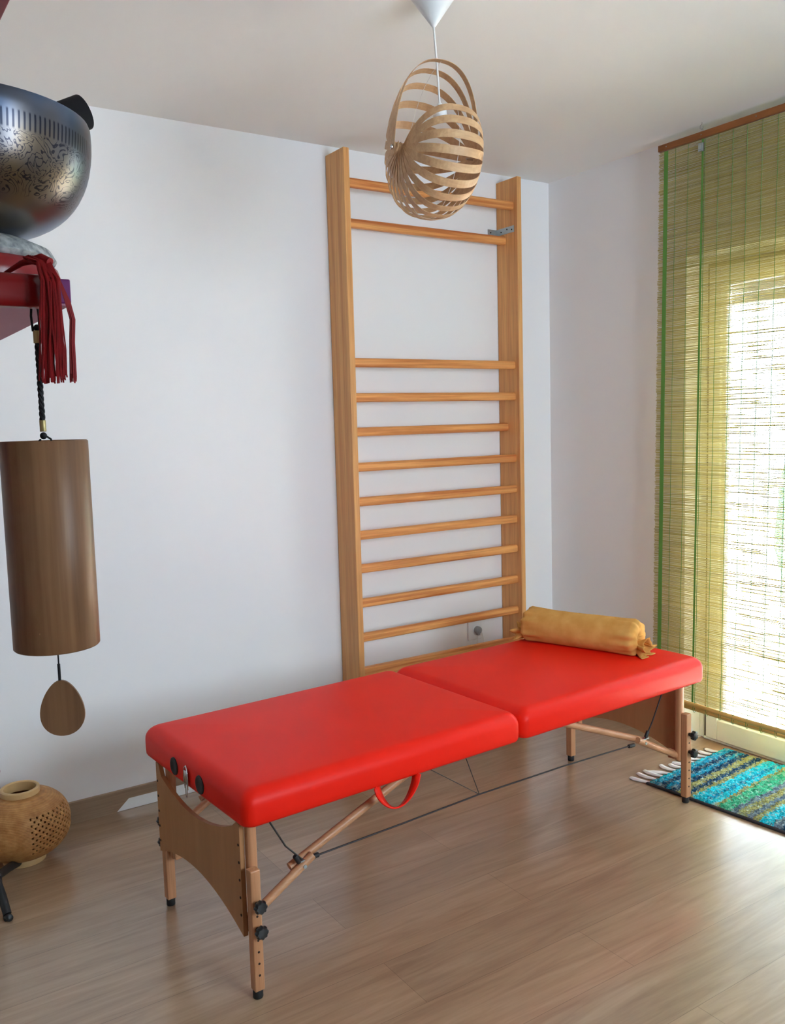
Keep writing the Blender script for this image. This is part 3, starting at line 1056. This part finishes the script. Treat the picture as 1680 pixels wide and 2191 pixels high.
# hooks in the ceiling that carry the blind
def hook(y_, label):
    t = thing('ceiling_hook', label, 'hook', (XB, y_, H))
    bm = B()
    add_tube(bm, [(0, 0, 0.0), (0, 0.0, -0.006), (0, 0.008, -0.012), (0, 0.0085, -0.020), (0, 0.002, -0.026), (0, -0.005, -0.022), (0, -0.006, -0.015)], 0.0013, 8)
    obj('hook_wire', bm, M['steel'], t, True)
    bm = B()
    add_tube(bm, [(0, 0.0006 + 0.0056 * math.cos(a), -0.0305 + 0.0062 * math.sin(a)) for a in [2 * PI * j / 16 for j in range(17)]], 0.0010, 6)
    obj('ring', bm, M['steel'], t, True)
hook(-0.932, 'small steel ceiling hook carrying the head rail of the reed blind')

# ------------------------------------------------------------------ pendant lamp
LP = Vector((-1.5785, -1.2347, 2.10))
la = thing('pendant_lamp', 'pendant lamp of bent wooden bands hanging from a white ceiling cup', 'lamp', LP)
bm = B()
apex = Vector((-1.583, -1.242, 2.420)) - LP
zt = H - LP.z
prof = [(0.0, zt), (0.060, zt - 0.0005), (0.0605, zt - 0.004)]
for i in range(10):
    t = i / 9
    prof.append((0.060 * (1 - t) + 0.0065 * t, zt - 0.006 - (zt - 0.006 - apex.z) * t))
prof += [(0.004, apex.z - 0.0025), (0.0, apex.z - 0.003)]
add_lathe(bm, prof, 48, center=(apex.x, apex.y, 0))
obj('ceiling_cup', bm, M['white_plastic'], la, True, 35)
sock = Vector((-1.549, -1.216, 2.236)) - LP
bm = B(); add_tube(bm, [apex, apex.lerp(sock, 0.5) + Vector((0.001, 0, 0)), sock], 0.0030, 10); obj('flex', bm, M['white_cable'], la, True)
bm = B()
add_lathe(bm, [(0.0, 0.004), (0.006, 0.003), (0.009, -0.004), (0.017, -0.012), (0.0185, -0.02), (0.0185, -0.036), (0.016, -0.039), (0.0, -0.039)], 28, center=sock)
obj('lamp_holder', bm, M['white_plastic'], la, True)
aX = Vector((0.97, -0.235, -0.07)).normalized()
eU = (Vector((0, 0, 1)) - aX * aX.z).normalized()
eB = aX.cross(eU) * -1
if eB.y < 0:
    eB = -eB
NB = 22
STEP = 14.4
for kb in range(NB):
    ph = R(-2 + kb * STEP)
    deg = -2 + kb * STEP
    s = min(1, max(0, (deg - 50) / 120)); s = s * s * (3 - 2 * s)
    rad = 0.236 - 0.070 * s - 0.014 * max(0, (deg - 170) / 135)
    hL, hR = 0.122 - 0.0014 * kb, 0.116 - 0.0004 * kb
    nn = eU * math.cos(ph) + eB * math.sin(ph)
    bb = -eU * math.sin(ph) + eB * math.cos(ph)
    bm = B()
    w_, th = 0.0105, 0.0006
    prev = None
    NS = 36
    for i in range(NS + 1):
        t = PI * (-0.015 + 1.03 * i / NS)
        st = math.sin(t)
        h_ = hL if math.cos(t) > 0 else hR
        ct = math.cos(t)
        c_ = -aX * h_ * math.copysign(abs(ct) ** 0.84, ct) + nn * rad * math.copysign(abs(st) ** 0.84, st)
        tan = aX * h_ * math.sin(t) + nn * rad * math.cos(t)
        nr = bb.cross(tan).normalized()
        q = [bm.verts.new(c_ + bb * a * w_ + nr * b_ * th) for a, b_ in ((-1, -1), (1, -1), (1, 1), (-1, 1))]
        if prev:
            for a in range(4):
                bm.faces.new((prev[a], prev[(a + 1) % 4], q[(a + 1) % 4], q[a]))
        else:
            bm.faces.new(q)
        prev = q
    bm.faces.new(prev)
    obj('wood_band', bm, M['veneer'], la)
for sg in (-1, 1):
    bm = B()
    add_cyl(bm, aX * sg * 0.088, aX * sg * 0.129, 0.0028, 12)
    add_cyl(bm, aX * sg * 0.124, aX * sg * 0.128, 0.0062, 14, 0.001)
    obj('pivot_bolt', bm, M['steel'], la)
bm = B()
tp = []
for kb in range(0, NB):
    deg = -2 + kb * STEP; ph = R(deg)
    s = min(1, max(0, (deg - 50) / 120)); s = s * s * (3 - 2 * s)
    rad = 0.236 - 0.070 * s - 0.014 * max(0, (deg - 170) / 135)
    nn = eU * math.cos(ph) + eB * math.sin(ph)
    tp.append(nn * (rad - 0.002) + aX * 0.0)
add_tube(bm, tp, 0.0006, 5); obj('spacer_thread', bm, M['white_cable'], la)

# ------------------------------------------------------------------ woven basket lantern on the floor
ba = thing('woven_basket', 'round woven bamboo lantern basket on the floor by the back wall', 'basket', (-2.540, -0.185, 0))
def bprof(t):     # t 0 bottom .. 1 top
    z_ = 0.022 + 0.205 * t
    a = (t - 0.5) * 2
    return 0.056 + 0.094 * (max(0.0, 1 - abs(a) ** 2.3)) ** 0.62, z_
bm = B()
ns, nz = 168, 66
grid = []
for i in range(nz + 1):
    r_, z_ = bprof(i / nz)
    grid.append([bm.verts.new((r_ * math.cos(2 * PI * j / ns), r_ * math.sin(2 * PI * j / ns), z_)) for j in range(ns)])
for i in range(nz):
    for j in range(ns):
        a = (360 * (j + .5) / ns + 180) % 360 - 180
        openr = -92 < a < 40 and 14 < i < 54
        row = i // 3
        if openr and i % 3 != 2 and (j + 2 * (row % 2)) % 4 < 1:
            continue
        bm.faces.new((grid[i][j], grid[i][(j + 1) % ns], grid[i + 1][(j + 1) % ns], grid[i + 1][j]))
bk_ = obj('woven_body', bm, M['weave'], ba, True, 180)
md = bk_.modifiers.new('thick', 'SOLIDIFY'); md.thickness = 0.003; md.offset = -1
bm = B(); add_lathe(bm, [(0.050, 0.214), (0.060, 0.212), (0.061, 0.243), (0.058, 0.246), (0.053, 0.246), (0.050, 0.243), (0.050, 0.214)], 48); obj('top_ring', bm, M['bamboo_ring'], ba, True, 40)
bm = B(); add_lathe(bm, [(0.0, 0.001), (0.066, 0.001), (0.068, 0.012), (0.064, 0.026), (0.0, 0.026)], 48); obj('base_ring', bm, M['bamboo_ring'], ba, True, 40)

# ------------------------------------------------------------------ black floor stand at the left edge
st = thing('floor_stand', 'black tripod floor stand with a red knob beside the woven basket', 'stand', (-2.668, -0.455, 0))
bm = B(); add_tube(bm, [(0, 0, 0.05), (0, 0, 0.40)], 0.008, 14); obj('pole', bm, M['black_knob'], st, True)
bm = B(); add_cyl(bm, (0, 0, 0.05), (0, 0, 0.10), 0.017, 18, 0.003); obj('hub', bm, M['black_rubber'], st, True)
bm = B()
bmesh.ops.create_uvsphere(bm, u_segments=20, v_segments=12, radius=0.011)
bmesh.ops.translate(bm, vec=(0.024, 0.008, 0.408), verts=bm.verts)
add_cyl(bm, (0, 0, 0.398), (0.024, 0.008, 0.408), 0.004, 10)
o = obj('knob', bm, M['red_lacquer'], st, True, 180); o['label'] = 'small red round knob'
for ex, ey, chrome in ((0.103, 0.225, True), (0.012, -0.085, False), (-0.22, 0.03, False)):
    bm = B()
    f = Vector((ex, ey, 0.012))
    add_tube(bm, [Vector((0, 0, 0.09)) + f * 0.05, Vector((ex * 0.55, ey * 0.55, 0.055)), f + Vector((0, 0, 0.004))], [0.012, 0.013, 0.012], 12)
    lg = obj('leg', bm, M['black_rubber'], st, True)
    bm = B(); add_cyl(bm, f, f + Vector((ex, ey, 0)).normalized() * 0.022, 0.010, 14, 0.002)
    obj('foot_cap', bm, M['chrome'] if chrome else M['black_knob'], lg, True)
    bm = B(); add_box(bm, f + Vector((-0.011, -0.011, -0.0118)), f + Vector((0.011, 0.011, 0.0)), 0.003); obj('rubber_pad', bm, M['black_rubber'], lg)

# ------------------------------------------------------------------ shelf unit at the left edge
SX, SY = -2.869, -2.518
sh = thing('shelf_unit', 'open shelf unit with a purple board and a red top board at left', 'shelf', (-3.30, -2.35, 0))
def sb(bm, lo, hi, bev=0.001):
    add_box(bm, (lo[0] + 3.30, lo[1] + 2.35, lo[2]), (hi[0] + 3.30, hi[1] + 2.35, hi[2]), bev)
bm = B(); sb(bm, (-3.70, SY, 1.4875), (SX, -2.14, 1.505)); s1 = obj('shelf_board', bm, M['purple'], sh); s1['label'] = 'purple lacquered shelf board'
bm = B(); sb(bm, (-3.699, SY + 0.001, 1.486), (SX - 0.001, -2.141, 1.4874), 0); o = obj('underside', bm, M['mauve'], s1); o['label'] = 'underside with floor light put into its mauve colour'
bm = B(); sb(bm, (-3.70, SY, 1.751), (SX, -2.14, 1.770)); o = obj('shelf_board', bm, M['red_lacquer'], sh); o['label'] = 'red lacquered top board'
bm = B(); sb(bm, (-3.72, SY, 0.0), (-3.70, -2.14, 1.770)); obj('side_panel', bm, M['purple'], sh)

# cushion, bowl, mallet
BC = Vector((-2.917, -2.372, 1.505))
cz = thing('ring_cushion', 'round red cushion with silver brocade top under the singing bowl', 'cushion', BC)
bm = B(); add_lathe(bm, [(0.0, 0.0005), (0.062, 0.0005), (0.072, 0.006), (0.076, 0.016), (0.073, 0.026), (0.066, 0.033), (0.0, 0.033)], 56); obj('cushion_side', bm, M['red_satin'], cz, True, 60)
bm = B()
pr = [(0.0, 0.0335), (0.064, 0.0335)]
ringp = []
add_lathe(bm, [(0.0, 0.030), (0.070, 0.030), (0.0725, 0.034), (0.068, 0.042), (0.052, 0.049), (0.0, 0.052)], 56)
obj('cushion_top', bm, M['brocade'], cz, True, 60)
bw = thing('singing_bowl', 'engraved metal singing bowl standing on the round red cushion', 'bowl', (BC.x, BC.y, BC.z + 0.052))
bm = B()
RBW = 0.106
zr = 0.092
pf = []
for i in range(19):
    t = i / 18
    a = R(90 * t)
    pf.append((RBW * (math.sin(a) ** 0.72) * (1.0 + 0.03 * math.sin(PI * t)), zr * 0.98 * (1 - math.cos(a)) ** 1.12))
pf[0] = (0.0, 0.0)
pin = [(r_ - 0.004 if r_ > 0.01 else r_, z_ + 0.004) for r_, z_ in pf[1:-1]]
full = pf + [(RBW - 0.001, zr + 0.001), (RBW - 0.005, zr)] + list(reversed(pin)) + [(0.0, 0.004)]
add_lathe(bm, full, 72)
for v_ in bm.verts:
    pass
obj('bowl_body', bm, M['bowl'], bw, True, 50)
ml = thing('mallet', 'black felt mallet leaning out over the rim of the singing bowl', 'mallet', (BC.x, BC.y, BC.z + 0.06))
bm = B()
tip = Vector((-2.801, -2.335, 1.687)) - Vector((BC.x, BC.y, BC.z + 0.06))
mdir = Vector((0.045, 0.002, 0.024)).normalized()
start = tip - mdir * 0.115
add_cyl(bm, tip - mdir * 0.055, tip, 0.0155, 32, 0.0008); obj('felt_head', bm, M['felt'], ml, True, 25)
bm = B(); add_cyl(bm, start, tip - mdir * 0.05, 0.007, 14); obj('shaft', bm, M['skirt'], ml, True)

# red satin runner over the shelf edge
ru = thing('satin_runner', 'red satin runner hanging over the front edge of the purple shelf', 'runner', (-3.0, SY, 1.487))
bm = B()
rows = [(0.060, 0.0192), (0.02, 0.0192), (0.004, 0.0194), (-0.002, 0.018), (-0.0035, 0.012), (-0.0035, 0.004), (-0.003, -0.002), (0.004, -0.0028)]
prev = None
for i in range(26):
    x = -0.14 + 0.249 * i / 25
    q = [bm.verts.new((x, y_ - 0.0006 * math.sin(x * 120) , z_)) for y_, z_ in rows]
    if prev:
        for a in range(len(rows) - 1):
            bm.faces.new((prev[a], prev[a + 1], q[a + 1], q[a]))
    prev = q
o = obj('cloth', bm, M['red_satin'], ru, True, 180)
md = o.modifiers.new('thick', 'SOLIDIFY'); md.thickness = 0.0012; md.offset = 1

# tassel
ta = thing('red_tassel', 'red silk tassel draped over the right end of the purple shelf', 'tassel', (-2.885, SY - 0.008, 1.505))
rn = random.Random(9)
bm = B()
for i in range(90):
    t = i / 89
    x1 = -0.0105 + 0.0225 * (t ** 0.9) + rn.uniform(-.001, .001)
    zend = -0.073 + rn.uniform(-0.004, 0.003) + 0.002 * t
    yy = rn.uniform(-0.006, 0.002)
    if i < 66:
        pts = [(-0.014 + 0.012 * t, 0.016 + rn.uniform(-.003, .003), 0.014 + rn.uniform(-.002, .002)), (-0.008 + 0.013 * t, 0.002, 0.009 + rn.uniform(-.002, .002)), (-0.007 + 0.017 * t, yy - 0.002, -0.004 + rn.uniform(-.002, .002)), (x1 * 0.74 + rn.uniform(-.0012, .0012), yy - 0.002, -0.028), (x1 * 0.9 + rn.uniform(-.0014, .0014), yy, -0.052), (x1 + rn.uniform(-.0015, .0015), yy, zend)]
    else:
        k2 = rn.uniform(-.0016, .0016)
        pts = [(0.001, 0.003, 0.010), (0.005, -0.002, 0.0), (0.0105 + k2, -0.003, -0.018), (0.0135 + k2, yy * .5, -0.030), (0.0122 + k2, yy * .5, -0.046), (0.0112 + k2 * 1.3, yy, zend)]
    add_tube(bm, pts, 0.0007, 4)
obj('thread_fringe', bm, M['red_thread'], ta, True)
bm = B(); add_tube(bm, [(-0.018, 0.060, 0.010), (-0.012, 0.030, 0.013), (-0.003, 0.008, 0.0135), (0.001, 0.001, 0.010)], [0.0015, 0.0022, 0.0034, 0.003], 12); obj('knot', bm, M['red_thread'], ta, True)

# ------------------------------------------------------------------ bamboo chime
ch = thing('wind_chime', 'cylindrical wooden wind chime hanging on a black cord under the purple shelf', 'wind chime', (-2.893, -2.510, 1.4865))
bm = B()
zt_, zb_ = -0.098, -0.252
rc_ = 0.0308
add_lathe(bm, [(rc_ - 0.003, zt_ - 0.002), (rc_ - 0.001, zt_), (rc_, zt_ - 0.001), (rc_, zb_ + 0.001), (rc_ - 0.001, zb_), (rc_ - 0.003, zb_), (rc_ - 0.003, zt_ - 0.002)], 72)
obj('tube', bm, M['koshi'], ch, True, 50)
bm = B(); add_lathe(bm, [(0.0, zt_ - 0.004), (rc_ - 0.003, zt_ - 0.004), (rc_ - 0.003, zt_ - 0.010), (0.0, zt_ - 0.010)], 40); obj('top_disc', bm, M['koshi'], ch)
bm = B()
def helix(z0, z1, turns, r_, n, ph):
    return [(r_ * math.cos(ph + 2 * PI * turns * i / n), r_ * math.sin(ph + 2 * PI * turns * i / n), z0 + (z1 - z0) * i / n) for i in range(n + 1)]
for ph_ in (0, 2.1, 4.2):
    add_tube(bm, helix(-0.024, -0.090, 5, 0.0011, 60, ph_), 0.0011, 6)
add_tube(bm, [(-0.0025, 0, -0.019), (-0.0032, 0, -0.008), (-0.0024, 0, 0.0)], 0.0009, 6)
add_tube(bm, [(0.0020, 0, -0.019), (0.0022, 0, -0.008), (0.0015, 0, 0.0)], 0.0009, 6)
add_tube(bm, [(-0.002, 0, -0.097), (-0.004, 0, -0.099), (-0.003, 0, -0.103)], 0.0008, 6)
add_tube(bm, [(0.002, 0, -0.095), (0.005, 0, -0.097), (0.006, 0, -0.102)], 0.0008, 6)
bmesh.ops.create_uvsphere(bm, u_segments=12, v_segments=8, radius=0.0026, matrix=Matrix.Translation((0, 0, -0.0945)))
bmesh.ops.create_uvsphere(bm, u_segments=12, v_segments=8, radius=0.0026, matrix=Matrix.Translation((0.0006, 0, -0.0165)))
split('cord', bm, M['black_cord'], ch, True)
bm = B(); add_cyl(bm, (0, 0, -0.0185), (0, 0, -0.0275), 0.0026, 14, 0.0004); add_cyl(bm, (0, 0, -0.083), (0, 0, -0.0915), 0.0023, 14, 0.0004); split('ferrule', bm, M['brass'], ch, True)
bm = B(); add_tube(bm, [(0, 0, -0.105), (0.0, 0, -0.278)], 0.0006, 6); add_tube(bm, [(0, 0, -0.266), (0.0, 0, -0.281)], 0.0011, 8); split('clapper_string', bm, M['black_cord'], ch)
# egg-shaped wooden clapper hanging broadside to the room
bm = B()
outl = []
for i in range(48):
    a = 2 * PI * i / 48
    zz = math.cos(a)
    wdt = 0.0158 * math.sin(a) * (1 - 0.24 * zz)
    outl.append((wdt + 0.0006, -0.300 + 0.0215 * zz))
ca, sa_ = math.cos(-R(24)), math.sin(-R(24))
add_prism(bm, outl, (ca, sa_, 0), (0, 0, 1), (-sa_, ca, 0), -0.0012, 0.0012)
obj('clapper', bm, M['koshi'], ch)
